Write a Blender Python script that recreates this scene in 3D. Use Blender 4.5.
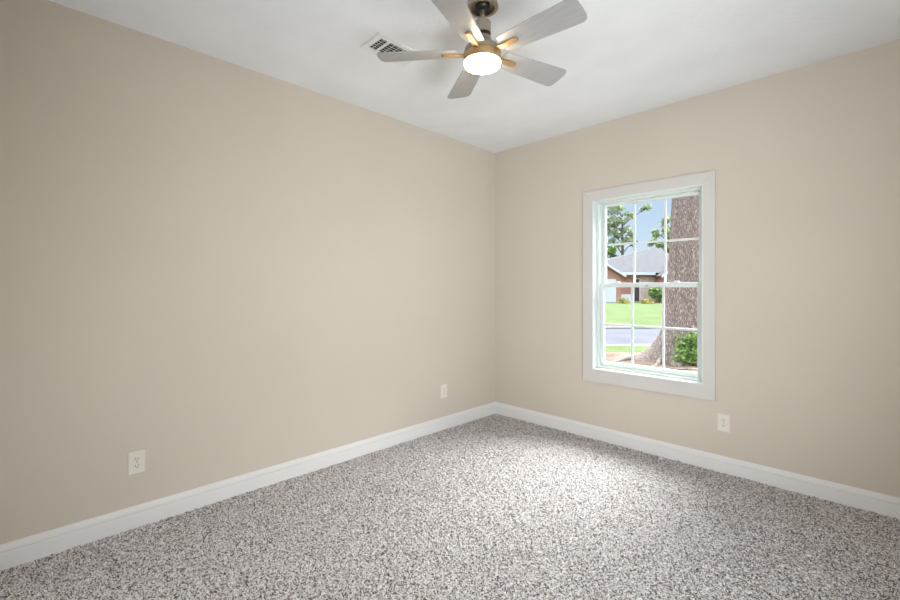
import bpy, bmesh, math, random
import numpy as np
from mathutils import Vector, Matrix

for o in list(bpy.data.objects):
    bpy.data.objects.remove(o)
S = bpy.context.scene
C = S.collection
PI = math.pi

# ------------------------------------------------------------------ camera
cam_d = bpy.data.cameras.new('camera')
cam = bpy.data.objects.new('camera', cam_d)
C.objects.link(cam)
cam_d.sensor_width = 36.0
cam_d.lens = 17.46
cam_d.shift_y = -12.2 / 900.0
cam_d.clip_start = 0.05
cam_d.clip_end = 400
cam.location = (2.906, -3.550, 1.331)
cam.rotation_euler = (PI / 2, 0, 0.78939)
S.camera = cam

# ------------------------------------------------------------------ light
S.view_settings.view_transform = 'Standard'
S.view_settings.look = 'None'
S.view_settings.exposure = 0.05
S.view_settings.gamma = 1.0
S.view_settings.use_curve_mapping = False

W = bpy.data.worlds.new('sky')
S.world = W
W.use_nodes = True
wn = W.node_tree
wn.nodes.clear()
w_out = wn.nodes.new('ShaderNodeOutputWorld')
w_bg = wn.nodes.new('ShaderNodeBackground')
w_tc = wn.nodes.new('ShaderNodeTexCoord')
w_sep = wn.nodes.new('ShaderNodeSeparateXYZ')
w_ramp = wn.nodes.new('ShaderNodeValToRGB')
w_ramp.color_ramp.elements[0].position = 0.0
w_ramp.color_ramp.elements[0].color = (0.86, 0.93, 0.99, 1)
w_ramp.color_ramp.elements[1].position = 0.30
w_ramp.color_ramp.elements[1].color = (0.42, 0.63, 1.0, 1)
e = w_ramp.color_ramp.elements.new(0.10)
e.color = (0.68, 0.83, 1.0, 1)
e = w_ramp.color_ramp.elements.new(0.9)
e.color = (0.92, 0.96, 1.0, 1)
wn.links.new(w_tc.outputs['Generated'], w_sep.inputs[0])
wn.links.new(w_sep.outputs['Z'], w_ramp.inputs[0])
wn.links.new(w_ramp.outputs[0], w_bg.inputs[0])
w_mr = wn.nodes.new('ShaderNodeMapRange')      # high sky brightened out of view as added daylight, plain towards the horizon
w_mr.interpolation_type = 'SMOOTHSTEP'
w_mr.inputs[1].default_value = 0.34
w_mr.inputs[2].default_value = 0.62
w_mr.inputs[3].default_value = 0.97
w_mr.inputs[4].default_value = 6.0
wn.links.new(w_sep.outputs['Z'], w_mr.inputs[0])
wn.links.new(w_mr.outputs[0], w_bg.inputs[1])
wn.links.new(w_bg.outputs[0], w_out.inputs[0])

sun_d = bpy.data.lights.new('sun', 'SUN')
sun_d.energy = 22.0
sun_d.angle = math.radians(52)
sun_d.color = (1.0, 0.99, 0.97)
sun = bpy.data.objects.new('sun', sun_d)
C.objects.link(sun)
sun.rotation_euler = Vector((-0.28, -1.0, -1.18)).to_track_quat('-Z', 'Y').to_euler()
sun.location = (2, 10, 14)

# unseen area lamps added as soft room fill, behind and right of the camera
def soft_fill(name, loc, aim, sx, sy, energy, color, spread):
    d = bpy.data.lights.new(name, 'AREA')
    d.shape = 'RECTANGLE'
    d.size, d.size_y = sx, sy
    d.energy = energy
    d.color = color
    d.spread = math.radians(spread)
    o = bpy.data.objects.new(name, d)
    C.objects.link(o)
    o.location = loc
    o.rotation_euler = Vector(aim).to_track_quat('-Z', 'Z').to_euler()
    return o

FILL_TINT = (0.87, 0.945, 1.0)
soft_fill('fill_behind_camera', (2.0, -4.1, 0.8), (0, 1, 0), 2.4, 1.2, 22.0, FILL_TINT, 180)
soft_fill('fill_beside_camera', (3.5, -2.6, 1.5), (-2.7, 2.0, 0.75), 1.0, 1.0, 20.0, FILL_TINT, 110)
soft_fill('fill_low_beside_camera', (3.5, -2.6, 0.6), (-2.7, 1.5, 0.3), 0.8, 0.8, 17.0, FILL_TINT, 110)
LAMP_STRENGTH = 80.0
LAMP_COLOR = (1.0, 0.82, 0.58)
BEAM_WATTS = 75.0

# ------------------------------------------------------------------ helpers
def new_bm():
    return bmesh.new()

def bx(bm, x0, x1, y0, y1, z0, z1, M=None):
    v = [bm.verts.new(p) for p in ((x0, y0, z0), (x1, y0, z0), (x1, y1, z0), (x0, y1, z0),
                                   (x0, y0, z1), (x1, y0, z1), (x1, y1, z1), (x0, y1, z1))]
    for f in ((0, 3, 2, 1), (4, 5, 6, 7), (0, 1, 5, 4), (1, 2, 6, 5), (2, 3, 7, 6), (3, 0, 4, 7)):
        bm.faces.new([v[i] for i in f])
    if M is not None:
        bmesh.ops.transform(bm, matrix=M, verts=v)
    return v

def lathe(bm, prof, n=48, cx=0, cy=0):
    rings = []
    for r, z in prof:
        if r < 1e-6:
            rings.append([bm.verts.new((cx, cy, z))])
        else:
            rings.append([bm.verts.new((cx + r * math.cos(2 * PI * k / n), cy + r * math.sin(2 * PI * k / n), z)) for k in range(n)])
    for a, b in zip(rings, rings[1:]):
        for k in range(n):
            k2 = (k + 1) % n
            if len(a) == 1 and len(b) == 1:
                continue
            if len(a) == 1:
                bm.faces.new((a[0], b[k2], b[k]))
            elif len(b) == 1:
                bm.faces.new((a[k], a[k2], b[0]))
            else:
                bm.faces.new((a[k], a[k2], b[k2], b[k]))

def tube(bm, pts, radii, n=10):
    pts = [Vector(p) for p in pts]
    rings = []
    for i, p in enumerate(pts):
        d = (pts[min(i + 1, len(pts) - 1)] - pts[max(i - 1, 0)]).normalized()
        a = d.cross(Vector((0.13, 0.31, 0.94)))
        if a.length < 1e-3:
            a = d.cross(Vector((1, 0, 0)))
        a.normalize()
        b = d.cross(a)
        rings.append([bm.verts.new(p + radii[i] * (math.cos(2 * PI * k / n) * a + math.sin(2 * PI * k / n) * b)) for k in range(n)])
    for r0, r1 in zip(rings, rings[1:]):
        for k in range(n):
            bm.faces.new((r0[k], r0[(k + 1) % n], r1[(k + 1) % n], r1[k]))
    bm.faces.new(rings[0][::-1])
    bm.faces.new(rings[-1])

def prism(bm, outline, z0, z1, M=None):
    """outline: list of (x, y); extruded from z0 to z1"""
    a = [bm.verts.new((x, y, z0)) for x, y in outline]
    b = [bm.verts.new((x, y, z1)) for x, y in outline]
    n = len(a)
    bm.faces.new(a[::-1])
    bm.faces.new(b)
    for k in range(n):
        bm.faces.new((a[k], a[(k + 1) % n], b[(k + 1) % n], b[k]))
    if M is not None:
        bmesh.ops.transform(bm, matrix=M, verts=a + b)

def obj(name, bm, mat, parent=None, smooth=False, bevel=0.0, seg=2):
    bmesh.ops.recalc_face_normals(bm, faces=bm.faces)
    me = bpy.data.meshes.new(name)
    bm.to_mesh(me)
    bm.free()
    me.materials.append(mat)
    if smooth:
        for p in me.polygons:
            p.use_smooth = True
    o = bpy.data.objects.new(name, me)
    C.objects.link(o)
    if parent is not None:
        o.parent = parent
    if bevel > 0:
        m = o.modifiers.new('bevel', 'BEVEL')
        m.width = bevel
        m.segments = seg
        m.limit_method = 'ANGLE'
        m.angle_limit = math.radians(35)
    if smooth:
        try:
            me.set_sharp_from_angle(angle=math.radians(40))
        except Exception:
            pass
    return o

def raw_mesh(name, verts, faces, mat, parent=None, smooth=False):
    verts = np.asarray(verts, dtype=np.float32)
    faces = np.asarray(faces, dtype=np.int32)
    me = bpy.data.meshes.new(name)
    k = faces.shape[1]
    me.vertices.add(len(verts))
    me.vertices.foreach_set('co', verts.ravel())
    me.loops.add(faces.size)
    me.loops.foreach_set('vertex_index', faces.ravel())
    me.polygons.add(len(faces))
    me.polygons.foreach_set('loop_start', np.arange(0, faces.size, k, dtype=np.int32))
    me.polygons.foreach_set('loop_total', np.full(len(faces), k, dtype=np.int32))
    if smooth:
        me.polygons.foreach_set('use_smooth', np.ones(len(faces), dtype=bool))
    me.update(calc_edges=True)
    me.validate()
    me.materials.append(mat)
    o = bpy.data.objects.new(name, me)
    C.objects.link(o)
    if parent is not None:
        o.parent = parent
    return o

def tag(o, label=None, cat=None, group=None, kind=None):
    if label: o['label'] = label
    if cat: o['category'] = cat
    if group: o['group'] = group
    if kind: o['kind'] = kind
    return o

def thing(name, label, cat, loc=(0, 0, 0), rz=0, group=None, kind=None):
    o = bpy.data.objects.new(name, None)
    o.empty_display_size = 0.1
    C.objects.link(o)
    o.location = loc
    o.rotation_euler = (0, 0, rz)
    return tag(o, label, cat, group, kind)

# ------------------------------------------------------------------ materials
def srgb(r, g, b):
    def f(c):
        c /= 255.0
        return c / 12.92 if c <= 0.04045 else ((c + 0.055) / 1.055) ** 2.4
    return (f(r), f(g), f(b), 1.0)

def mat(name, color, rough=0.6, metal=0.0, spec=0.5):
    m = bpy.data.materials.new(name)
    m.use_nodes = True
    b = m.node_tree.nodes['Principled BSDF']
    b.inputs['Base Color'].default_value = color
    b.inputs['Roughness'].default_value = rough
    b.inputs['Metallic'].default_value = metal
    b.inputs['Specular IOR Level'].default_value = spec
    return m

def nodes(m):
    nt = m.node_tree
    return nt, nt.nodes['Principled BSDF']

def add_noise(m, scale, c1, c2, lo=0.35, hi=0.65, stretch=(1, 1, 1), detail=4, bump=0.0, dist=0.01, bump_scale=None):
    nt, b = nodes(m)
    tc = nt.nodes.new('ShaderNodeTexCoord')
    mp = nt.nodes.new('ShaderNodeMapping')
    mp.inputs['Scale'].default_value = stretch
    nt.links.new(tc.outputs['Object'], mp.inputs[0])
    n = nt.nodes.new('ShaderNodeTexNoise')
    n.inputs['Scale'].default_value = scale
    n.inputs['Detail'].default_value = detail
    nt.links.new(mp.outputs[0], n.inputs['Vector'])
    if c1 is not None:
        r = nt.nodes.new('ShaderNodeValToRGB')
        r.color_ramp.elements[0].position = lo
        r.color_ramp.elements[1].position = hi
        r.color_ramp.elements[0].color = c1
        r.color_ramp.elements[1].color = c2
        nt.links.new(n.outputs['Fac'], r.inputs[0])
        nt.links.new(r.outputs[0], b.inputs['Base Color'])
    if bump > 0:
        src = n
        if bump_scale:
            src = nt.nodes.new('ShaderNodeTexNoise')
            src.inputs['Scale'].default_value = bump_scale
            src.inputs['Detail'].default_value = 3
            nt.links.new(mp.outputs[0], src.inputs['Vector'])
        bp = nt.nodes.new('ShaderNodeBump')
        bp.inputs['Strength'].default_value = bump
        bp.inputs['Distance'].default_value = dist
        nt.links.new(src.outputs['Fac'], bp.inputs['Height'])
        nt.links.new(bp.outputs[0], b.inputs['Normal'])
    return m

M_wall = add_noise(mat('beige_wall_paint', srgb(203, 194, 180), 0.75, spec=0.25), 1.2,
                   srgb(203, 193, 179), srgb(206, 196, 182), bump=0.25, dist=0.002, bump_scale=120)
M_ceil = add_noise(mat('white_ceiling_texture', srgb(234, 235, 236), 0.9, spec=0.1), 3.0,
                   srgb(232, 233, 234), srgb(237, 238, 239), bump=0.5, dist=0.004, bump_scale=45)
M_trim = add_noise(mat('white_trim_paint', srgb(226, 224, 222), 0.4), 2.0, srgb(224, 222, 220), srgb(228, 226, 224))
M_casing = add_noise(mat('white_casing_paint', srgb(206, 201, 197), 0.5), 2.0, srgb(204, 199, 195), srgb(208, 203, 199))
M_vinyl = add_noise(mat('white_vinyl', srgb(216, 223, 220), 0.35), 2.0, srgb(214, 221, 218), srgb(219, 226, 223))
M_nickel = add_noise(mat('brushed_nickel', srgb(168, 158, 142), 0.38, metal=1.0), 60.0, srgb(158, 148, 132), srgb(180, 170, 154), stretch=(1, 1, 12))
M_tinted_nickel = add_noise(mat('lamp_tinted_nickel', srgb(190, 160, 120), 0.45, metal=0.85), 30.0, srgb(184, 154, 114), srgb(198, 168, 128))  # nickel with the lamp's golden glow put into the base colour
M_black = add_noise(mat('black_band', srgb(18, 17, 16), 0.45), 5.0, srgb(16, 15, 14), srgb(24, 22, 21))
M_blade = add_noise(mat('silver_blade', srgb(168, 167, 167), 0.42, metal=0.3), 8.0, srgb(166, 165, 165), srgb(173, 172, 172), stretch=(1, 8, 1))
M_screw = mat('screw_steel', srgb(150, 145, 138), 0.35, metal=1.0)
M_slot = mat('outlet_slot_dark', srgb(60, 54, 48), 0.8)
M_plate = add_noise(mat('outlet_plastic', srgb(224, 216, 205), 0.4), 4.0, srgb(223, 215, 204), srgb(227, 219, 208))
M_duct_shade = mat('duct_shade', srgb(40, 39, 38), 0.9)
M_vent = add_noise(mat('vent_white_enamel', srgb(226, 226, 223), 0.45), 4.0, srgb(224, 224, 221), srgb(229, 229, 226))

M_lamp = bpy.data.materials.new('lit_frosted_bowl')
M_lamp.use_nodes = True
nt = M_lamp.node_tree
b = nt.nodes['Principled BSDF']
b.inputs['Base Color'].default_value = (0.9, 0.88, 0.84, 1)
b.inputs['Emission Color'].default_value = (*LAMP_COLOR, 1)
b.inputs['Emission Strength'].default_value = LAMP_STRENGTH
b.inputs['Roughness'].default_value = 0.5

M_glass = bpy.data.materials.new('window_glass')
M_glass.use_nodes = True
nt = M_glass.node_tree
nt.nodes.clear()
o_ = nt.nodes.new('ShaderNodeOutputMaterial')
tr = nt.nodes.new('ShaderNodeBsdfTransparent')
tr.inputs[0].default_value = (0.96, 0.975, 0.97, 1)
gl = nt.nodes.new('ShaderNodeBsdfGlossy')
gl.inputs['Roughness'].default_value = 0.02
lw = nt.nodes.new('ShaderNodeLayerWeight')
lw.inputs['Blend'].default_value = 0.5
pw = nt.nodes.new('ShaderNodeMath'); pw.operation = 'POWER'
pw.inputs[1].default_value = 5.0
ma = nt.nodes.new('ShaderNodeMath'); ma.operation = 'MULTIPLY_ADD'
ma.inputs[1].default_value = 0.9
ma.inputs[2].default_value = 0.02
mx = nt.nodes.new('ShaderNodeMixShader')
nt.links.new(lw.outputs['Facing'], pw.inputs[0])
nt.links.new(pw.outputs[0], ma.inputs[0])
nt.links.new(ma.outputs[0], mx.inputs[0])
nt.links.new(tr.outputs[0], mx.inputs[1])
nt.links.new(gl.outputs[0], mx.inputs[2])
nt.links.new(mx.outputs[0], o_.inputs[0])

# carpet: speckled cut pile (yarn tones; darkest flecks paint the shade between tufts)
M_carpet = mat('speckled_carpet', srgb(190, 180, 170), 0.95, spec=0.05)
nt, b = nodes(M_carpet)
tc = nt.nodes.new('ShaderNodeTexCoord')
dn = nt.nodes.new('ShaderNodeTexNoise')
dn.inputs['Scale'].default_value = 90
va = nt.nodes.new('ShaderNodeVectorMath'); va.operation = 'MULTIPLY_ADD'
va.inputs[1].default_value = (0.004, 0.004, 0.004)
nt.links.new(tc.outputs['Object'], dn.inputs['Vector'])
nt.links.new(dn.outputs['Color'], va.inputs[0])
nt.links.new(tc.outputs['Object'], va.inputs[2])
vo = nt.nodes.new('ShaderNodeTexVoronoi')
vo.inputs['Scale'].default_value = 205
vo.inputs['Randomness'].default_value = 1.0
nt.links.new(va.outputs[0], vo.inputs['Vector'])
sp = nt.nodes.new('ShaderNodeSeparateColor')
nt.links.new(vo.outputs['Color'], sp.inputs[0])
rp = nt.nodes.new('ShaderNodeValToRGB')
cr = rp.color_ramp
cr.interpolation = 'LINEAR'
cr.elements[0].position = 0.0
cr.elements[0].color = srgb(62, 55, 55)
cr.elements[1].position = 1.0
cr.elements[1].color = srgb(232, 230, 231)
for p, c in ((0.14, (78, 70, 69)), (0.20, (132, 123, 121)), (0.40, (166, 158, 156)), (0.48, (200, 195, 194)), (0.8, (217, 214, 214))):
    q = cr.elements.new(p)
    q.color = srgb(*c)
nt.links.new(sp.outputs[0], rp.inputs[0])
nt.links.new(rp.outputs[0], b.inputs['Base Color'])

# outdoor materials
M_lawn = add_noise(mat('lawn_grass', srgb(140, 180, 80), 0.95, spec=0.05), 0.9, (.064,.088,.034,1), (.084,.108,.047,1), bump=0.6, dist=0.05, bump_scale=14)
M_dirt = add_noise(mat('bare_dirt', srgb(196, 170, 150), 0.95, spec=0.05), 2.2, (.10,.068,.052,1), (.17,.13,.105,1), bump=0.8, dist=0.04, bump_scale=9)
M_street = add_noise(mat('street_asphalt', srgb(190, 190, 200), 0.9, spec=0.1), 0.7, (.064,.064,.078,1), (.08,.08,.097,1))
M_kerb = add_noise(mat('kerb_concrete', srgb(214, 210, 205), 0.9, spec=0.1), 3.0, (.17,.165,.16,1), (.20,.195,.19,1))
M_shingle = add_noise(mat('grey_shingles', srgb(150, 146, 152), 0.9, spec=0.1), 3.0, (.074,.071,.077,1), (.096,.092,.098,1), stretch=(1, 1, 4), bump=0.3, dist=0.03, bump_scale=8)
M_white = add_noise(mat('white_exterior_paint', srgb(205, 206, 210), 0.6), 1.0, srgb(203, 204, 208), srgb(208, 209, 213))
M_tan = add_noise(mat('tan_porch_wall', srgb(196, 168, 152), 0.8), 3.0, srgb(188, 160, 144), srgb(204, 178, 162))
M_dark = add_noise(mat('dark_front_door', srgb(70, 48, 50), 0.5), 2.0, srgb(64, 44, 46), srgb(78, 54, 55))
M_brick = mat('red_brick', srgb(176, 112, 90), 0.9, spec=0.1)
nt, b = nodes(M_brick)
tc = nt.nodes.new('ShaderNodeTexCoord')
rt = nt.nodes.new('ShaderNodeMapping')
rt.inputs['Rotation'].default_value = (PI / 2, 0, 0)
bk = nt.nodes.new('ShaderNodeTexBrick')
bk.inputs['Color1'].default_value = srgb(180, 112, 88)
bk.inputs['Color2'].default_value = srgb(160, 98, 80)
bk.inputs['Mortar'].default_value = srgb(205, 188, 176)
bk.inputs['Scale'].default_value = 4.5
bk.inputs['Mortar Size'].default_value = 0.02
nt.links.new(tc.outputs['Object'], rt.inputs[0])
nt.links.new(rt.outputs[0], bk.inputs['Vector'])
nt.links.new(bk.outputs['Color'], b.inputs['Base Color'])

M_bark = mat('furrowed_bark', srgb(150, 132, 124), 0.95, spec=0.05)
nt, b = nodes(M_bark)
tc = nt.nodes.new('ShaderNodeTexCoord')
mp = nt.nodes.new('ShaderNodeMapping')
mp.inputs['Scale'].default_value = (1, 1, 0.2)
nt.links.new(tc.outputs['Object'], mp.inputs[0])
vb = nt.nodes.new('ShaderNodeTexVoronoi')
vb.feature = 'DISTANCE_TO_EDGE'
vb.inputs['Scale'].default_value = 40
nz = nt.nodes.new('ShaderNodeTexNoise')
nz.inputs['Scale'].default_value = 9
nz.inputs['Detail'].default_value = 6
vm = nt.nodes.new('ShaderNodeVectorMath'); vm.operation = 'MULTIPLY_ADD'
vm.inputs[1].default_value = (0.12, 0.12, 0.12)
nt.links.new(mp.outputs[0], nz.inputs['Vector'])
nt.links.new(nz.outputs['Color'], vm.inputs[0])
nt.links.new(mp.outputs[0], vm.inputs[2])
nt.links.new(vm.outputs[0], vb.inputs['Vector'])
rb = nt.nodes.new('ShaderNodeValToRGB')
rb.color_ramp.elements[0].position = 0.0
rb.color_ramp.elements[0].color = srgb(104, 90, 82)
rb.color_ramp.elements[1].position = 0.32
rb.color_ramp.elements[1].color = srgb(190, 172, 160)
nt.links.new(vb.outputs['Distance'], rb.inputs[0])
nt.links.new(rb.outputs[0], b.inputs['Base Color'])
bb = nt.nodes.new('ShaderNodeBump')
bb.inputs['Strength'].default_value = 0.8
bb.inputs['Distance'].default_value = 0.04
nt.links.new(vb.outputs['Distance'], bb.inputs['Height'])
nt.links.new(bb.outputs[0], b.inputs['Normal'])

def leaf_mat(name, c1, c2, scale):
    m = add_noise(mat(name, c1, 0.7, spec=0.2), scale, c1, c2)
    return m
M_leaf_a = leaf_mat('pale_leaves', srgb(134, 146, 118), srgb(194, 202, 168), 1.5)
M_leaf_b = leaf_mat('yellow_green_leaves', srgb(132, 146, 106), srgb(184, 196, 150), 1.5)
M_ivy = leaf_mat('ivy_leaves', srgb(78, 108, 54), srgb(148, 176, 98), 5.0)
M_shrub = leaf_mat('shrub_leaves', srgb(74, 100, 60), srgb(140, 166, 96), 3.0)
M_flower = leaf_mat('yellow_bed_leaves', srgb(120, 126, 62), srgb(176, 160, 84), 3.0)
M_stem = add_noise(mat('dark_bark', srgb(104, 90, 82), 0.9, spec=0.05), 6.0, srgb(90, 78, 72), srgb(122, 110, 102))
M_stone = add_noise(mat('pale_stone', srgb(214, 205, 196), 0.9), 8.0, srgb(204, 194, 184), srgb(226, 218, 210))

# ------------------------------------------------------------------ room shell
RX, RY, H = 3.70, -4.20, 2.74          # room: x 0..RX, y RY..0
OX0, OX1, OZ0, OZ1 = 1.091, 1.950, 0.626, 2.086   # window opening
T = 0.16

def struct(name, bm, m, **k):
    o = obj(name, bm, m, **k)
    o['kind'] = 'structure'
    return o

bm = new_bm(); bx(bm, -T, 0, RY - T, T, -0.15, H + 0.15); tag(struct('wall_left', bm, M_wall))
bm = new_bm()
for a in ((0, OX0, -0.15, H + 0.15), (OX1, RX + T, -0.15, H + 0.15), (OX0, OX1, -0.15, OZ0), (OX0, OX1, OZ1, H + 0.15)):
    bx(bm, a[0], a[1], 0, T, a[2], a[3])
bmesh.ops.remove_doubles(bm, verts=bm.verts, dist=1e-5)
struct('wall_back', bm, M_wall)
bm = new_bm(); bx(bm, RX, RX + T, RY - T, 0, -0.15, H + 0.15); struct('wall_right', bm, M_wall)
bm = new_bm(); bx(bm, 0, RX, RY - T, RY, -0.15, H + 0.15); struct('wall_front', bm, M_wall)
bm = new_bm(); bx(bm, 0, RX, RY, 0, H, H + 0.15); struct('ceiling', bm, M_ceil)

# carpeted floor: a pile surface of small raised tufts
rng = np.random.default_rng(5)
step = 0.005
nx, ny = int(RX / step) + 1, int(-RY / step) + 1
gx, gy = np.meshgrid(np.linspace(0, RX, nx), np.linspace(RY, 0, ny), indexing='ij')
h = rng.random((nx, ny))
def blur(a):
    p = np.pad(a, 1, mode='edge')
    return (p[:-2, 1:-1] + p[2:, 1:-1] + p[1:-1, :-2] + p[1:-1, 2:] + 2 * p[1:-1, 1:-1]) / 6
h = blur(h)
h = (h - h.min()) / (h.max() - h.min())
big = rng.random((nx // 24 + 3, ny // 24 + 3))
ix, iy = np.arange(nx) / 24.0, np.arange(ny) / 24.0
i0, j0 = ix.astype(int), iy.astype(int)
fx, fy = (ix - i0)[:, None], (iy - j0)[None, :]
bigi = (big[i0][:, j0] * (1 - fx) * (1 - fy) + big[i0 + 1][:, j0] * fx * (1 - fy) +
        big[i0][:, j0 + 1] * (1 - fx) * fy + big[i0 + 1][:, j0 + 1] * fx * fy)
z = 0.025 + (h - 0.5) * 0.020 + (bigi - 0.5) * 0.004
jx = (rng.random((nx, ny)) - 0.5) * step * 0.7
jy = (rng.random((nx, ny)) - 0.5) * step * 0.7
jx[0] = jx[-1] = 0; jy[:, 0] = jy[:, -1] = 0
V = np.stack([gx + jx, gy + jy, z], -1).reshape(-1, 3)
idx = np.arange(nx * ny).reshape(nx, ny)
F = np.stack([idx[:-1, :-1], idx[1:, :-1], idx[1:, 1:], idx[:-1, 1:]], -1).reshape(-1, 4)
fl = raw_mesh('floor', V, F, M_carpet, smooth=True)
fl['kind'] = 'structure'

# baseboards (stepped ogee profile), profile in (depth, height)
prof = [(0, -0.01), (0.018, -0.01), (0.018, 0.100), (0.0165, 0.1035), (0.0095, 0.1055), (0.0095, 0.1085), (0.0150, 0.1105), (0.0150, 0.114),
        (0.0135, 0.122), (0.0095, 0.130), (0.0085, 0.135), (0.0075, 0.1395), (0.0055, 0.141), (0, 0.141)]
def baseboard(name, p0, p1, nrm, m0=0.0, m1=0.0):
    """m0/m1: 1 = mitred inside corner at that end"""
    bm = new_bm()
    p0, p1, nrm = Vector(p0), Vector(p1), Vector(nrm)
    d = (p1 - p0).normalized()
    a = [bm.verts.new(p0 + nrm * q + d * q * m0 + Vector((0, 0, hh))) for q, hh in prof]
    b_ = [bm.verts.new(p1 + nrm * q - d * q * m1 + Vector((0, 0, hh))) for q, hh in prof]
    for k in range(len(prof)):
        k2 = (k + 1) % len(prof)
        bm.faces.new((a[k], a[k2], b_[k2], b_[k]))
    bm.faces.new(a[::-1]); bm.faces.new(b_)
    return struct(name, bm, M_trim)
baseboard('baseboard_left', (0, RY, 0), (0, 0, 0), (1, 0, 0), 1, 1)
baseboard('baseboard_back', (0, 0, 0), (RX, 0, 0), (0, -1, 0), 1, 1)
baseboard('baseboard_right', (RX, 0, 0), (RX, RY, 0), (-1, 0, 0), 1, 1)
baseboard('baseboard_front', (RX, RY, 0), (0, RY, 0), (0, 1, 0), 1, 1)

# ------------------------------------------------------------------ window
win = thing('window_1', 'white single hung window with grilles in the beige wall', 'window', ((OX0 + OX1) / 2, 0, OZ0), kind='structure')
WX, WZ = (OX0 + OX1) / 2, OZ0
def wbm(boxes):
    bm = new_bm()
    for x0, x1, y0, y1, z0, z1 in boxes:
        bx(bm, x0 - WX, x1 - WX, y0, y1, z0 - WZ, z1 - WZ)
    return bm
def ring(x0, x1, z0, z1, w, y0, y1, wt=None, wb=None):
    wt = w if wt is None else wt
    wb = w if wb is None else wb
    return [(x0, x0 + w, y0, y1, z0, z1), (x1 - w, x1, y0, y1, z0, z1),
            (x0 + w, x1 - w, y0, y1, z1 - wt, z1), (x0 + w, x1 - w, y0, y1, z0, z0 + wb)]
# mitred flat casing, 9 cm wide, 1.8 cm thick
bm = new_bm()
co = [(OX0 - .088, OZ0 - .104), (OX1 + .078, OZ0 - .104), (OX1 + .078, OZ1 + .084), (OX0 - .090, OZ1 + .084)]
ci = [(OX0, OZ0), (OX1, OZ0), (OX1, OZ1), (OX0, OZ1)]
for k in range(4):
    k2 = (k + 1) % 4
    q = [co[k], co[k2], ci[k2], ci[k]]
    a = [bm.verts.new((x - WX, 0, z_ - WZ)) for x, z_ in q]
    b_ = [bm.verts.new((x - WX, -0.018, z_ - WZ)) for x, z_ in q]
    bm.faces.new(a); bm.faces.new(b_[::-1])
    for i in range(4):
        bm.faces.new((a[i], a[(i + 1) % 4], b_[(i + 1) % 4], b_[i]))
obj('casing', bm, M_casing, win, bevel=0.0015)
obj('jamb', wbm(ring(OX0, OX1, OZ0, OZ1, 0.008, -0.016, 0.06)), M_vinyl, win)
fx0, fx1, fz0, fz1 = OX0 + .008, OX1 - .008, OZ0 + .008, OZ1 - .008
obj('window_frame', wbm(ring(fx0, fx1, fz0, fz1, 0.022, 0.055, 0.15, 0.015, 0.022) +
                        [(fx0 + .022, fx0 + .030, 0.094, 0.100, 1.35, fz1 - .015), (fx1 - .030, fx1 - .022, 0.094, 0.100, 1.35, fz1 - .015)]),
    M_vinyl, win, bevel=0.002)
MZ = 1.353
def sash(name, z0, z1, yc, wt, wb, locks=False):
    x0, x1 = fx0 + .022, fx1 - .022
    w = 0.031
    s = obj(name, wbm(ring(x0, x1, z0, z1, w, yc - .016, yc + .016, wt, wb)), M_vinyl, win, bevel=0.004, seg=3)
    gx0, gx1, gz0, gz1 = x0 + w, x1 - w, z0 + wb, z1 - wt
    obj('glass', wbm([(gx0 - .004, gx1 + .004, yc - .002, yc + .002, gz0 - .004, gz1 + .004)]), M_glass, s)
    bars = []
    for k in (1, 2):
        cx = gx0 + (gx1 - gx0) * k / 3
        bars.append((cx - .008, cx + .008, yc - .008, yc - .0022, gz0, gz1))
        bars.append((cx - .008, cx + .008, yc + .0022, yc + .008, gz0, gz1))
    cz = (gz0 + gz1) / 2
    bars.append((gx0, gx1, yc - .0085, yc - .0022, cz - .008, cz + .008))
    bars.append((gx0, gx1, yc + .0022, yc + .0085, cz - .008, cz + .008))
    obj('grille', wbm(bars), M_vinyl, s, bevel=0.001)
    return s
us = sash('upper_sash', MZ - .018, fz1 - .015, 0.124, 0.024, 0.036)
ls = sash('lower_sash', fz0 + .022, MZ + .020, 0.084, 0.038, 0.036)
for cx in (OX0 + .17, OX1 - .22):
    bm = new_bm()
    bx(bm, cx - .028 - WX, cx + .028 - WX, .070, .100, MZ + .020 - WZ, MZ + .027 - WZ)
    tube(bm, [(cx - WX, .085, MZ + .026 - WZ), (cx - WX, .085, MZ + .034 - WZ)], [.012, .010], 16)
    bx(bm, cx - .004 - WX, cx + .030 - WX, .064, .074, MZ + .028 - WZ, MZ + .034 - WZ)
    obj('sash_lock', bm, M_vinyl, ls, bevel=0.001)
bm = new_bm(); bx(bm, -.012, .012, .0655, .070, MZ - .010 - WZ, MZ - .002 - WZ)
obj('lift_tab', bm, M_screw, ls, bevel=0.001)
for cx in (OX0 + .17, OX1 - .17):
    pass

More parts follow.
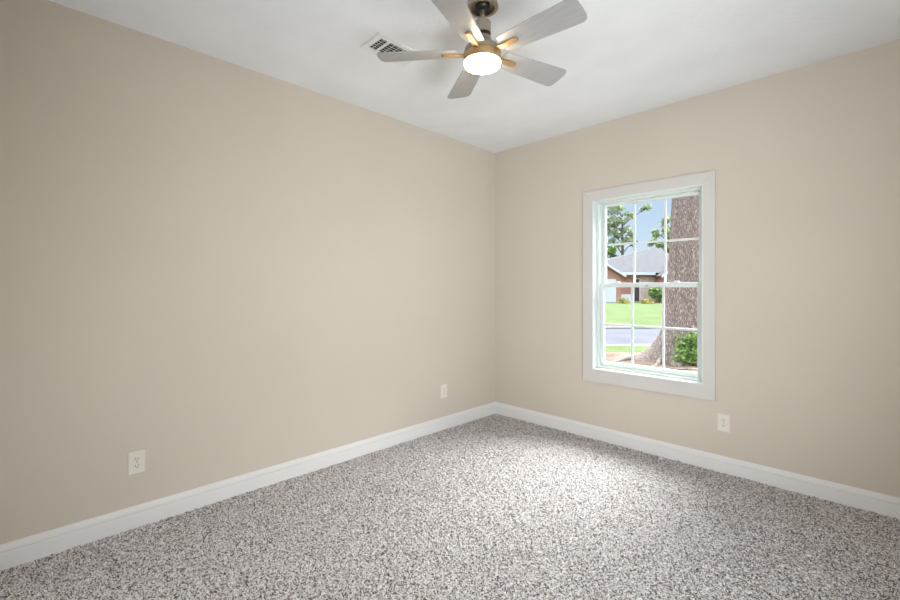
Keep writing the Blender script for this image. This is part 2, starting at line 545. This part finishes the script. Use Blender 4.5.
# ------------------------------------------------------------------ wall outlets
def outlet(label, loc, rz, w=0.079, hgt=0.124):
    """built on a wall whose surface is the local plane y = 0, room side -y"""
    t = thing('wall_outlet', label, 'outlet', loc, rz, group='duplex outlets on the beige walls')
    bm = new_bm(); bx(bm, -w / 2, w / 2, -.0065, 0, -hgt / 2, hgt / 2)
    obj('cover_plate', bm, M_plate, t, bevel=.003, seg=3)
    for s in (-1, 1):
        bm = new_bm()
        out = []
        for k in range(24):
            a = 2 * PI * k / 24
            out.append((0.0165 * math.cos(a), max(-.0125, min(.0125, 0.0165 * math.sin(a)))))
        prism(bm, out, 0, 0.0025, Matrix.Translation((0, -.0062, s * .0195)) @ Matrix.Rotation(PI / 2, 4, 'X'))
        r = obj('receptacle', bm, M_plate, t, bevel=.0006)
        bm = new_bm()
        bx(bm, -.0082, -.0058, -.0092, -.0086, s * .0195 - .002, s * .0195 + .008)
        bx(bm, .0058, .0082, -.0092, -.0086, s * .0195 - .001, s * .0195 + .007)
        tube(bm, [(0, -.0092, s * .0195 - .0065), (0, -.0085, s * .0195 - .0065)], [.0028, .0028], 12)
        obj('slots', bm, M_slot, r)
    bm = new_bm(); tube(bm, [(0, -.0065, 0), (0, -.0078, 0)], [.0032, .0028], 14)
    obj('screw', bm, M_screw, t)
    return t
outlet('white duplex outlet on the left wall, nearest the camera', (0, -3.084, .377), PI / 2)
outlet('white duplex outlet on the left wall near the room corner', (0, -.751, .377), PI / 2)
outlet('white duplex outlet on the window wall, right below the window casing', (2.078, 0, .377), 0)

# a tiny white scrap left on the carpet
bm = new_bm()
prism(bm, [(-.020, -.006), (-.005, -.010), (.015, -.008), (.021, .002), (.006, .009), (-.015, .008)], 0, .006)
sc = obj('paper_scrap', bm, M_trim, bevel=.001)
sc.location = (1.690, -.104, .041); sc.rotation_euler = (.05, -.04, .85)
tag(sc, 'tiny white scrap on the carpet beside the baseboard below the window', 'scrap')

# ------------------------------------------------------------------ ceiling register
vx0, vx1, vy0, vy1 = 0.728, 0.924, -2.130, -1.806
vent = thing('ceiling_vent', 'white louvred air vent on the ceiling behind the fan blade', 'vent', ((vx0 + vx1) / 2, (vy0 + vy1) / 2, H))
cx, cy = (vx0 + vx1) / 2, (vy0 + vy1) / 2
hx, hy = (vx1 - vx0) / 2, (vy1 - vy0) / 2
bm = new_bm()
fw = 0.034
ya, yb, yc, yd = -hy + .036, -hy + .084, -hy + .100, hy - .050       # two louvre banks
for a in ((-hx, -hx + fw, -hy, hy), (hx - fw, hx, -hy, hy), (-hx + fw, hx - fw, -hy, ya), (-hx + fw, hx - fw, yd, hy), (-hx + fw, hx - fw, yb, yc)):
    bx(bm, a[0], a[1], a[2], a[3], -.009, 0)
obj('vent_frame', bm, M_vent, vent, bevel=.003)
bm = new_bm(); bx(bm, -hx + fw * .9, hx - fw * .9, -hy + .03, hy - .03, -.0012, -.0002)
obj('duct_shade_sheet', bm, M_duct_shade, vent)  # flat dark sheet paints the shade behind the louvres, no opening cut
def slat_bm(y0, y1, x):
    bm = new_bm()
    Mx = Matrix.Translation((x, 0, -.0055)) @ Matrix.Rotation(math.radians(-44), 4, 'Y')
    bx(bm, -.0007, .0007, y0, y1, -.0050, .0050, Mx)
    return bm
for y0, y1 in ((ya, yb), (yc, yd)):
    n = 6
    for k in range(n):
        x = -hx + fw + (2 * hx - 2 * fw) * (k + .5) / n
        obj('slat', slat_bm(y0, y1, x), M_vent, vent)
for y in [yc + (yd - yc) * k / 5 for k in range(1, 5)] + [(ya + yb) / 2]:
    bm = new_bm()
    bx(bm, -hx + fw, hx - fw, y - .0012, y + .0012, -.004, -.0015)
    obj('damper_bar', bm, M_vent, vent)

# ------------------------------------------------------------------ ceiling fan
FX, FY = 1.505, -1.936
fan = thing('ceiling_fan', 'brushed nickel five blade ceiling fan with a lit round bowl light', 'ceiling fan', (FX, FY, H))
def fz(z): return z - H
bm = new_bm()
lathe(bm, [(0, fz(2.74)), (.060, fz(2.74)), (.066, fz(2.735)), (.072, fz(2.718)), (.0765, fz(2.703)), (.0765, fz(2.696)), (.073, fz(2.692)),
           (.060, fz(2.692)), (.057, fz(2.714)), (0, fz(2.714))])
obj('canopy', bm, M_nickel, fan, smooth=True)
bm = new_bm()
lathe(bm, [(0, fz(2.716))] + [(.036 * math.sin(PI * q / 12), fz(2.705) + .024 * math.cos(PI * q / 12)) for q in range(3, 12)] + [(0, fz(2.681))], 32)
obj('hanger_ball', bm, M_black, fan, smooth=True)
bm = new_bm(); lathe(bm, [(0, fz(2.69)), (.0125, fz(2.69)), (.0125, fz(2.632)), (0, fz(2.632))], 24)
obj('downrod', bm, M_nickel, fan, smooth=True)
bm = new_bm()
lathe(bm, [(0, fz(2.634)), (.018, fz(2.634)), (.022, fz(2.630)), (.036, fz(2.629)), (.040, fz(2.625)), (.042, fz(2.570)), (0, fz(2.570))])
obj('coupling_cover', bm, M_nickel, fan, smooth=True)
bm = new_bm(); lathe(bm, [(0, fz(2.571)), (.0395, fz(2.571)), (.0395, fz(2.551)), (0, fz(2.551))])
obj('motor_band', bm, M_black, fan, smooth=True)
bm = new_bm()
lathe(bm, [(0, fz(2.553)), (.040, fz(2.553)), (.043, fz(2.549)), (.046, fz(2.530)), (.055, fz(2.515)), (.068, fz(2.505)), (.085, fz(2.498)),
           (.088, fz(2.492)), (.090, fz(2.472)), (0, fz(2.472))])
obj('motor_housing', bm, M_nickel, fan, smooth=True)
bm = new_bm()
lathe(bm, [(.060, fz(2.472)), (.087, fz(2.472)), (.0905, fz(2.467)), (.0910, fz(2.433)), (.0895, fz(2.430)), (.060, fz(2.430)), (.060, fz(2.472))])
obj('trim_ring', bm, M_tinted_nickel, fan, smooth=True)
bm = new_bm()
lathe(bm, [(0, fz(2.4305)), (.0865, fz(2.4305)), (.0885, fz(2.427)), (.0880, fz(2.420)), (.083, fz(2.413)), (.072, fz(2.408)), (.052, fz(2.4048)), (.026, fz(2.4034)), (0, fz(2.403))])
obj('light_bowl', bm, M_lamp, fan, smooth=True)
beam_d = bpy.data.lights.new('light_bowl_beam', 'SPOT')
beam_d.energy = BEAM_WATTS
beam_d.color = (1.0, 0.99, 0.97)
beam_d.spot_size = math.radians(86)
beam_d.spot_blend = 0.4
beam_d.shadow_soft_size = 0.06
beam = bpy.data.objects.new('light_bowl_beam', beam_d)
C.objects.link(beam)
beam.parent = fan
beam.location = (0, 0, fz(2.400))
PITCH = math.radians(12)
ZB = fz(2.476)
blade_outline = []
r0, r1 = .108, .518
wr, wt = .052, .072
for k in range(7):      # root arc
    a = PI / 2 + PI * k / 6
    blade_outline.append((r0 + .012 + .012 * math.cos(a), wr * math.sin(a)))
for k in range(1, 8):     # lower edge
    f = k / 8
    blade_outline.append((r0 + .012 + (r1 - .060 - r0 - .012) * f, -(wr + (wt - wr) * (f ** .8))))
for k in range(13):     # rounded squarish tip
    a = -PI / 2 + PI * k / 12
    ca, sa = math.cos(a), math.sin(a)
    blade_outline.append((r1 - .040 + .040 * (abs(ca) ** .62), wt * (1 if sa > 0 else -1) * (abs(sa) ** .62)))
for k in range(7, 0, -1):
    f = k / 8
    blade_outline.append((r0 + .012 + (r1 - .060 - r0 - .012) * f, (wr + (wt - wr) * (f ** .8))))
for ang in (3.2, 76.3, 147.6, 219.8, 291.8):
    ang = math.radians(ang)
    Mz = Matrix.Rotation(ang, 4, 'Z')
    Mp = Matrix.Translation((0, 0, ZB)) @ Matrix.Rotation(-PITCH, 4, 'X')
    bm = new_bm()
    prism(bm, blade_outline, 0.0, .0055, Mz @ Mp)
    bl = obj('blade', bm, M_blade, fan, bevel=.0012)
    # bracket: an arm from the housing widening to a rounded tongue under the blade
    bm = new_bm()
    out = [(.070, -.017), (.105, -.015), (.130, -.014)]
    out += [(.188 + .015 * math.cos(-PI / 2 + PI * q / 10), .0150 * math.sin(-PI / 2 + PI * q / 10)) for q in range(11)]
    out += [(.130, .014), (.105, .015), (.070, .017)]
    prism(bm, out, -.012, -.0002, Mz @ Mp)
    obj('blade_arm', bm, M_tinted_nickel, fan, bevel=.003, seg=3)

# the fan hangs a touch out of plumb below its canopy
pv = Matrix.Translation((0, 0, fz(2.685)))
lean = pv @ Matrix.Rotation(math.radians(0.2), 4, Vector((-0.70474, 0.70947, 0))) @ pv.inverted()
for ch in fan.children:
    if not ch.name.startswith(('canopy', 'hanger')):
        ch.matrix_local = lean @ ch.matrix_local

# ------------------------------------------------------------------ outdoors
# yard frame: u runs along the street, v runs away from the house
E1 = Vector((0.70428, 0.70992, 0)); E2 = Vector((-0.70992, 0.70428, 0))
YARD = Matrix(((E1.x, E2.x, 0, 0), (E1.y, E2.y, 0, 0), (0, 0, 1, 0), (0, 0, 0, 1)))
YROT = math.atan2(E1.y, E1.x)
def strip(name, m, v_z, u0=-40, u1=60, nu=60, rough=0.0, seed=1, kind='structure'):
    rr = random.Random(seed)
    bm = new_bm()
    rows = []
    for v, z_ in v_z:
        rows.append([bm.verts.new(YARD @ Vector((u0 + (u1 - u0) * k / nu, v, z_ + rr.uniform(-rough, rough)))) for k in range(nu + 1)])
    for a, b_ in zip(rows, rows[1:]):
        for k in range(nu):
            bm.faces.new((a[k], a[k + 1], b_[k + 1], b_[k]))
    o = obj(name, bm, m, smooth=True)
    o['kind'] = kind
    return o
strip('bare_ground', M_dirt, [(-9, -.36), (-4, -.36), (0, -.36), (2, -.36), (4, -.355), (6, -.36), (7.1, -.375)])
strip('grass_verge', M_lawn, [(7.0, -.37), (7.8, -.38), (8.9, -.45)])
strip('near_kerb', M_kerb, [(8.9, -.45), (9.3, -.46), (9.32, -.50)])
strip('street', M_street, [(9.32, -.5), (12, -.48), (14.8, -.5)])
strip('far_kerb', M_kerb, [(14.8, -.5), (14.82, -.42), (15.1, -.42)])
strip('front_lawn', M_lawn, [(15.1, -.42), (17, -.34), (20, -.20), (23, -.08), (26, -.01), (29, .02), (60, .05), (120, .2)], u0=-90, u1=140)

# big tree beside the window
LEFT = math.atan2(-E1.y, -E1.x)
def trunk_radius(TH, Z):
    R = .62 - .046 * np.clip(Z, 0, 4) - .010 * np.clip(Z - 4, 0, 20)
    fl_ = np.exp(-np.clip(Z, 0, 9) / .30)
    # root buttresses at chosen bearings
    for a, amp, wid in ((LEFT - .1, .80, .30), (LEFT + .75, .42, .24), (LEFT + 1.5, .30, .28), (LEFT + 2.3, .40, .26),
                        (LEFT + 3.1, .5, .3), (LEFT - 1.2, .4, .3), (LEFT - 2.2, .4, .3)):
        d = np.angle(np.exp(1j * (TH - a)))
        sharp = fl_ if amp < .7 else np.exp(-np.clip(Z, 0, 9) / .36)
        R = R + amp * sharp * np.exp(-(d / (wid + .12 * np.clip(Z, 0, 1))) ** 2)
    return R + .08 * fl_
def big_tree():
    base = YARD @ Vector((5.21, 5.64, -.36))
    t = thing('tree', 'thick furrowed tree trunk with flaring roots just outside the window', 'tree', base)
    na, nz_ = 220, 200
    Ht = 9.0
    rr = np.random.default_rng(3)
    zz = np.concatenate([np.linspace(-.15, 1.2, 90), np.linspace(1.23, Ht, 110)])
    nz_ = len(zz)
    th = np.linspace(0, 2 * PI, na, endpoint=False)
    Z, TH = np.meshgrid(zz, th, indexing='ij')
    R = trunk_radius(TH, Z)
    # furrows
    for k in range(70):
        a, ph = rr.random() * 2 * PI, rr.random() * 6.28
        d = np.angle(np.exp(1j * (TH - a - .05 * np.sin(Z * 2.1 + ph))))
        on = np.clip(np.sin(Z * (1.2 + rr.random()) + ph) * 1.6, 0, 1)
        R = R - .022 * on * np.exp(-(d / .022) ** 2)
    R = R + (rr.random(R.shape) - .5) * .012
    V = np.stack([R * np.cos(TH), R * np.sin(TH), Z], -1).reshape(-1, 3)
    idx = np.arange(nz_ * na).reshape(nz_, na)
    nxt = np.roll(idx, -1, axis=1)
    F = np.stack([idx[:-1], nxt[:-1], nxt[1:], idx[1:]], -1).reshape(-1, 4)
    raw_mesh('trunk', V, F, M_bark, t, smooth=True)
    # surface roots snaking out
    rd = random.Random(8)
    left = LEFT
    for a, ln, r_ in ((left - .05, 2.5, .10), (left + .35, 1.8, .08), (left + 1.1, 1.5, .08), (left + 1.9, 1.7, .09), (left - .7, 1.6, .07)):
        pts, rad = [], []
        for k in range(12):
            f = k / 11
            aa = a + .18 * math.sin(f * 5 + a)
            q = .5 + f * (ln - .5)
            pts.append((q * math.cos(aa), q * math.sin(aa), .05 - .06 * f + .025 * math.sin(f * 9 + a)))
            rad.append(r_ * (1 - .7 * f))
        bm = new_bm(); tube(bm, pts, rad, 10)
        obj('root', bm, M_bark, t, smooth=True)
    return base
tree_base = big_tree()

def leaves_mesh(name, centers, size, m, parent=None, seed=1, flat=0.0, asp=0.6):
    """small pointed leaf blades (two triangles folded on the midrib) at given centres"""
    rr = np.random.default_rng(seed)
    n = len(centers)
    d = rr.normal(size=(n, 3)); d[:, 2] -= flat
    d /= np.linalg.norm(d, axis=1, keepdims=True)
    q = rr.normal(size=(n, 3))
    s = np.cross(d, q); s /= np.linalg.norm(s, axis=1, keepdims=True)
    u = np.cross(s, d)
    L = size * (0.6 + 0.8 * rr.random((n, 1)))
    c = np.asarray(centers)
    p0 = c - d * L / 2
    p1 = c + d * L / 2
    w = L * asp / 2
    p2 = c + s * w + u * w * .35
    p3 = c - s * w + u * w * .35
    V = np.stack([p0, p2, p1, p3], 1).reshape(-1, 3)
    b4 = np.arange(n)[:, None] * 4
    F = np.concatenate([b4 + np.array([[0, 1, 2]]), b4 + np.array([[0, 2, 3]])], 0)
    return raw_mesh(name, V, F, m, parent)

# ivy at the foot of the trunk
rr = np.random.default_rng(21)
iv = thing('ivy', 'leafy green ivy climbing the foot of the big trunk', 'plant', tree_base)
cen = []
tow = math.atan2(-E2.y, -E2.x)
stems = []
for k in range(26):
    a = tow + rr.uniform(-.85, .75)
    hgt = rr.uniform(.30, .60) + .45 * (a - tow + .7) / 1.45
    pts = []
    for j in range(10):
        zt = .04 + hgt * j / 9
        aa = a + .10 * math.sin(j * .9 + k)
        rad = float(trunk_radius(np.array(aa), np.array(zt))) + .025
        pts.append((rad * math.cos(aa), rad * math.sin(aa), zt))
        if j > 1:
            for q in range(9):
                ab = aa + rr.normal() * .12
                zb = max(.05, zt + rr.normal() * .06)
                rb_ = float(trunk_radius(np.array(ab), np.array(zb))) + .05 + abs(rr.normal()) * .05
                cen.append((rb_ * math.cos(ab), rb_ * math.sin(ab), zb))
    stems.append(pts)
cen = np.array(cen)
bm = new_bm()
for p in stems:
    tube(bm, p, [.008] * len(p), 5)
obj('stems', bm, M_stem, iv, smooth=True)
leaves_mesh('leaves', cen, .075, M_ivy, iv, 4, asp=.8)

# stone and stick on the bare ground
bm = new_bm()
bmesh.ops.create_icosphere(bm, subdivisions=3, radius=1)
rs = random.Random(4)
for v in bm.verts:
    v.co *= 1 + .12 * math.sin(v.co.x * 5 + 1) * math.cos(v.co.y * 4)
    v.co = Vector((v.co.x * .10, v.co.y * .07, v.co.z * .045))
st = obj('stone', bm, M_stone, smooth=True)
st.location = YARD @ Vector((3.95, 4.0, -.335))
tag(st, 'small pale stone lying on bare dirt before the trunk', 'stone')
bm = new_bm()
tube(bm, [(-.35, 0, 0), (-.1, .03, .015), (.15, -.02, .01), (.38, .04, 0)], [.02, .028, .024, .015], 8)
sk = obj('fallen_stick', bm, M_stem, smooth=True)
sk.location = YARD @ Vector((4.0, 4.35, -.335)); sk.rotation_euler = (0, 0, YROT)
tag(sk, 'dark fallen stick lying on the dirt in front of the trunk', 'stick')

# house across the street: hip roof, two brick gables facing the street, porch between them
def SD(u, d, z_):
    return YARD @ Vector((u - .4735, d - 4.563, z_))
def house():
    EAVE, BASE = 2.60, 0.03
    t = thing('house', 'single storey red brick house with grey hip roof across the street', 'house', SD(17.0, 42, 0))
    inv = Matrix.Translation(-t.location)
    def Wp(u, d, z_): return inv @ SD(u, d, z_)
    def solid(bm, low, high):
        a = [bm.verts.new(Wp(*q)) for q in low]
        b_ = [bm.verts.new(Wp(*q)) for q in high]
        n = len(a)
        bm.faces.new(a[::-1]); bm.faces.new(b_)
        for k in range(n):
            bm.faces.new((a[k], a[(k + 1) % n], b_[(k + 1) % n], b_[k]))
    def block(bm, u0, u1, d0, d1, z0, z1):
        q = ((u0, d0), (u1, d0), (u1, d1), (u0, d1))
        solid(bm, [(a, b_, z0) for a, b_ in q], [(a, b_, z1) for a, b_ in q])
    GL = (9.0, 15.3, 12.15, 4.55)      # left gable: from, to, apex, apex height
    GR = (19.1, 24.0, 21.55, 4.35)
    bm = new_bm()
    block(bm, 10.9, 23.6, 40.5, 48.6, BASE - .4, EAVE)
    for u0, u1, ua, za in (GL, GR):
        solid(bm, [(u0, 39, BASE - .4), (u1, 39, BASE - .4), (u1, 39, EAVE), (ua, 39, za - .15), (u0, 39, EAVE)],
              [(u0, 41.5, BASE - .4), (u1, 41.5, BASE - .4), (u1, 41.5, EAVE), (ua, 41.5, za - .15), (u0, 41.5, EAVE)])
    obj('brick_walls', bm, M_brick, t)
    # roof: hipped main body
    bm = new_bm()
    P = bm.verts.new(Wp(20.9, 44.5, 5.49))
    c = [bm.verts.new(Wp(a, b_, EAVE + .10)) for a, b_ in ((10.3, 40), (24.2, 40), (24.2, 49), (10.3, 49))]
    for k in range(4):
        bm.faces.new((c[k], c[(k + 1) % 4], P))
    # gable roofs running back into the main roof
    for u0, u1, ua, za in (GL, GR):
        lo0, lo1 = u0 - .3, u1 + .3
        e = EAVE - .3 * (za - EAVE) / (ua - u0)
        v = [bm.verts.new(Wp(*q)) for q in ((lo0, 38.7, e), (ua, 38.7, za), (lo1, 38.7, e), (lo0, 41.2, e), (ua, 44.0, za), (lo1, 41.2, e))]
        bm.faces.new((v[0], v[1], v[4], v[3])); bm.faces.new((v[1], v[2], v[5], v[4]))
    obj('roof', bm, M_shingle, t)
    # white fascia along the porch eave and up the rakes
    bm = new_bm()
    block(bm, 15.6, 18.8, 39.95, 40.05, EAVE - .08, EAVE + .14)
    obj('fascia', bm, M_white, t)
    for u0, u1, ua, za in (GL, GR):
        k = (za - EAVE) / (ua - u0)
        bm = new_bm()
        for a in (u0 - .32, u1 + .32):
            e = EAVE - .32 * k
            solid(bm, [(a, 38.64, e - .16), (ua, 38.64, za - .16), (ua, 38.64, za + .03), (a, 38.64, e + .03)],
                  [(a, 38.72, e - .16), (ua, 38.72, za - .16), (ua, 38.72, za + .03), (a, 38.72, e + .03)])
        obj('rake_board', bm, M_white, t)
    def panel(name, u0, u1, d, z0, z1, m, th=.08):
        bm = new_bm(); block(bm, u0, u1, d - th, d + .05, z0, z1)
        return obj(name, bm, m, t)
    panel('garage_door', 9.9, 14.8, 39, BASE, 2.10, M_white)
    panel('porch_wall', 17.65, 19.05, 40.5, BASE, EAVE - .25, M_tan, .05)
    panel('door_frame', 16.98, 17.64, 40.5, BASE, 2.25, M_white, .07)
    panel('front_door', 17.10, 17.52, 40.5, BASE + .08, 2.13, M_dark, .11)
    w = thing('garden_wall', 'low white wall in front of the brick house', 'wall', SD(15.95, 39.7, .03))
    invw = Matrix.Translation(-w.location)
    bm = new_bm()
    q = ((15.32, 39.6), (16.65, 39.6), (16.65, 39.8), (15.32, 39.8))
    a = [bm.verts.new(invw @ SD(x, y, -.1)) for x, y in q]
    b_ = [bm.verts.new(invw @ SD(x, y, .74)) for x, y in q]
    bm.faces.new(a[::-1]); bm.faces.new(b_)
    for k in range(4):
        bm.faces.new((a[k], a[(k + 1) % 4], b_[(k + 1) % 4], b_[k]))
    obj('wall_body', bm, M_white, w)
house()

def blob(n, r, seed, squash=1.0):
    rr = np.random.default_rng(seed)
    d = rr.normal(size=(n, 3)); d /= np.linalg.norm(d, axis=1, keepdims=True)
    return d * r * (rr.random((n, 1)) ** .4) * np.array([1, 1, squash])

def shrub(label, u, v, z_, r, hgt, m, seed, n=900, size=.16):
    t = thing('shrub', label, 'shrub', YARD @ Vector((u, v, z_)), group='shrubs along the front of the brick house')
    rr = np.random.default_rng(seed)
    cen = np.concatenate([blob(n // 5, r * .55, seed * 7 + k, .9) + np.array([rr.uniform(-.5, .5) * r, rr.uniform(-.5, .5) * r, hgt * rr.uniform(.3, .75)]) for k in range(5)])
    cen[:, 2] = np.maximum(cen[:, 2], .05)
    leaves_mesh('foliage', cen, size, m, t, seed)
    bm = new_bm()
    for k in range(5):
        a = 2 * PI * k / 5
        tube(bm, [(0, 0, 0), (.3 * r * math.cos(a), .3 * r * math.sin(a), hgt * .35), (.55 * r * math.cos(a), .55 * r * math.sin(a), hgt * .7)], [.03, .022, .01], 6)
    obj('stems', bm, M_stem, t, smooth=True)
def uv(px, d):   # metres along the street for a bearing, at distance d
    return ((px - 450) / 436.5 * d - .4735, d - 4.563)
shrub('tall dark green shrub by the house, partly behind the trunk', 17.55, 33.0, .02, .85, 1.45, M_shrub, 3, 1700, .20)
shrub('low yellowish shrub on the lawn edge before the porch', 15.75, 31.6, .02, .55, .34, M_flower, 5, 400, .13)
shrub('small low green shrub beside the white wall', 14.0, 32.0, .02, .55, .34, M_flower, 9, 400, .13)

def bg_tree(label, u, v, z_, trunk_h, crowns, m, seed, size=.27, n=900):
    t = thing('tree', label, 'tree', YARD @ Vector((u, v, z_ - .37)), group='trees behind the house')
    rd = random.Random(seed)
    bm = new_bm()
    tube(bm, [(0, 0, 0), (.1, 0, trunk_h * .4), (0, .1, trunk_h * .75), (.05, 0, trunk_h)], [.26, .21, .15, .05], 10)
    cen = []
    R = Matrix.Rotation(YROT, 4, 'Z')
    for k, (cu, cv, cz, cr, sq) in enumerate(crowns):
        c = R @ Vector((cu, cv, cz))
        z0 = min(trunk_h * .95, max(.5, cz - .6 * abs(cu) - .5))
        tube(bm, [(0, 0, z0), tuple(Vector((0, 0, z0)).lerp(c, .5) + Vector((0, 0, .2))), tuple(c)], [.09, .06, .03], 6)
        for j in range(6):
            e2 = c + Vector((rd.uniform(-1, 1), rd.uniform(-1, 1), rd.uniform(-.6, .8))) * cr * .8
            tube(bm, [tuple(c), tuple(c.lerp(e2, .5)), tuple(e2)], [.035, .025, .012], 5)
            cen.append(blob(int(n * cr / 1.5 / 6), cr * .42, seed * 31 + k * 7 + j, .7) + np.array(e2))
    obj('trunk', bm, M_stem, t, smooth=True)
    leaves_mesh('foliage', np.concatenate(cen), size, m, t, seed)
u, v = uv(622, 60)
bg_tree('tall pale leafed tree behind the left end of the roof', u, v, .42, 11.5,
        [(-1.0, 0, 12.8, 1.5, .8), (-2.3, 0, 10.4, 1.3, .8), (.2, .3, 9.0, 1.2, .8), (-1.4, 0, 11.4, 1.7, .8), (-.6, .5, 9.6, 1.5, .8), (-1.8, -.4, 8.9, 1.5, .8), (.6, 0, 8.0, 1.0, .7), (-1.2, 0, 7.2, 1.3, .7), (1.5, 0, 7.3, .8, .6), (3.0, 0, 12.0, .9, .7), (.9, 0, 11.0, 1.0, .7), (-2.6, 0, 6.6, 1.3, .7)], M_leaf_a, 5)
u, v = uv(610, 56)
bg_tree('low bushy tree just above the left roof edge', u, v, .42, 5.5,
        [(0, 0, 5.6, 1.2, .9), (-1.2, 0, 5.2, 1.2, .9), (.9, 0, 5.0, .9, .8)], M_shrub, 12)
u, v = uv(668, 56)
bg_tree('yellow green tree behind the roof beside the big trunk', u, v, .42, 8.5,
        [(-.3, 0, 9.4, 1.1, .9), (-1.0, 0, 8.0, 1.2, .8), (.5, 0, 8.2, 1.2, .8), (-1.6, 0, 7.0, 1.0, .8), (0, 0, 7.0, 1.3, .8), (1.4, 0, 7.2, 1.2, .8)], M_leaf_b, 17)
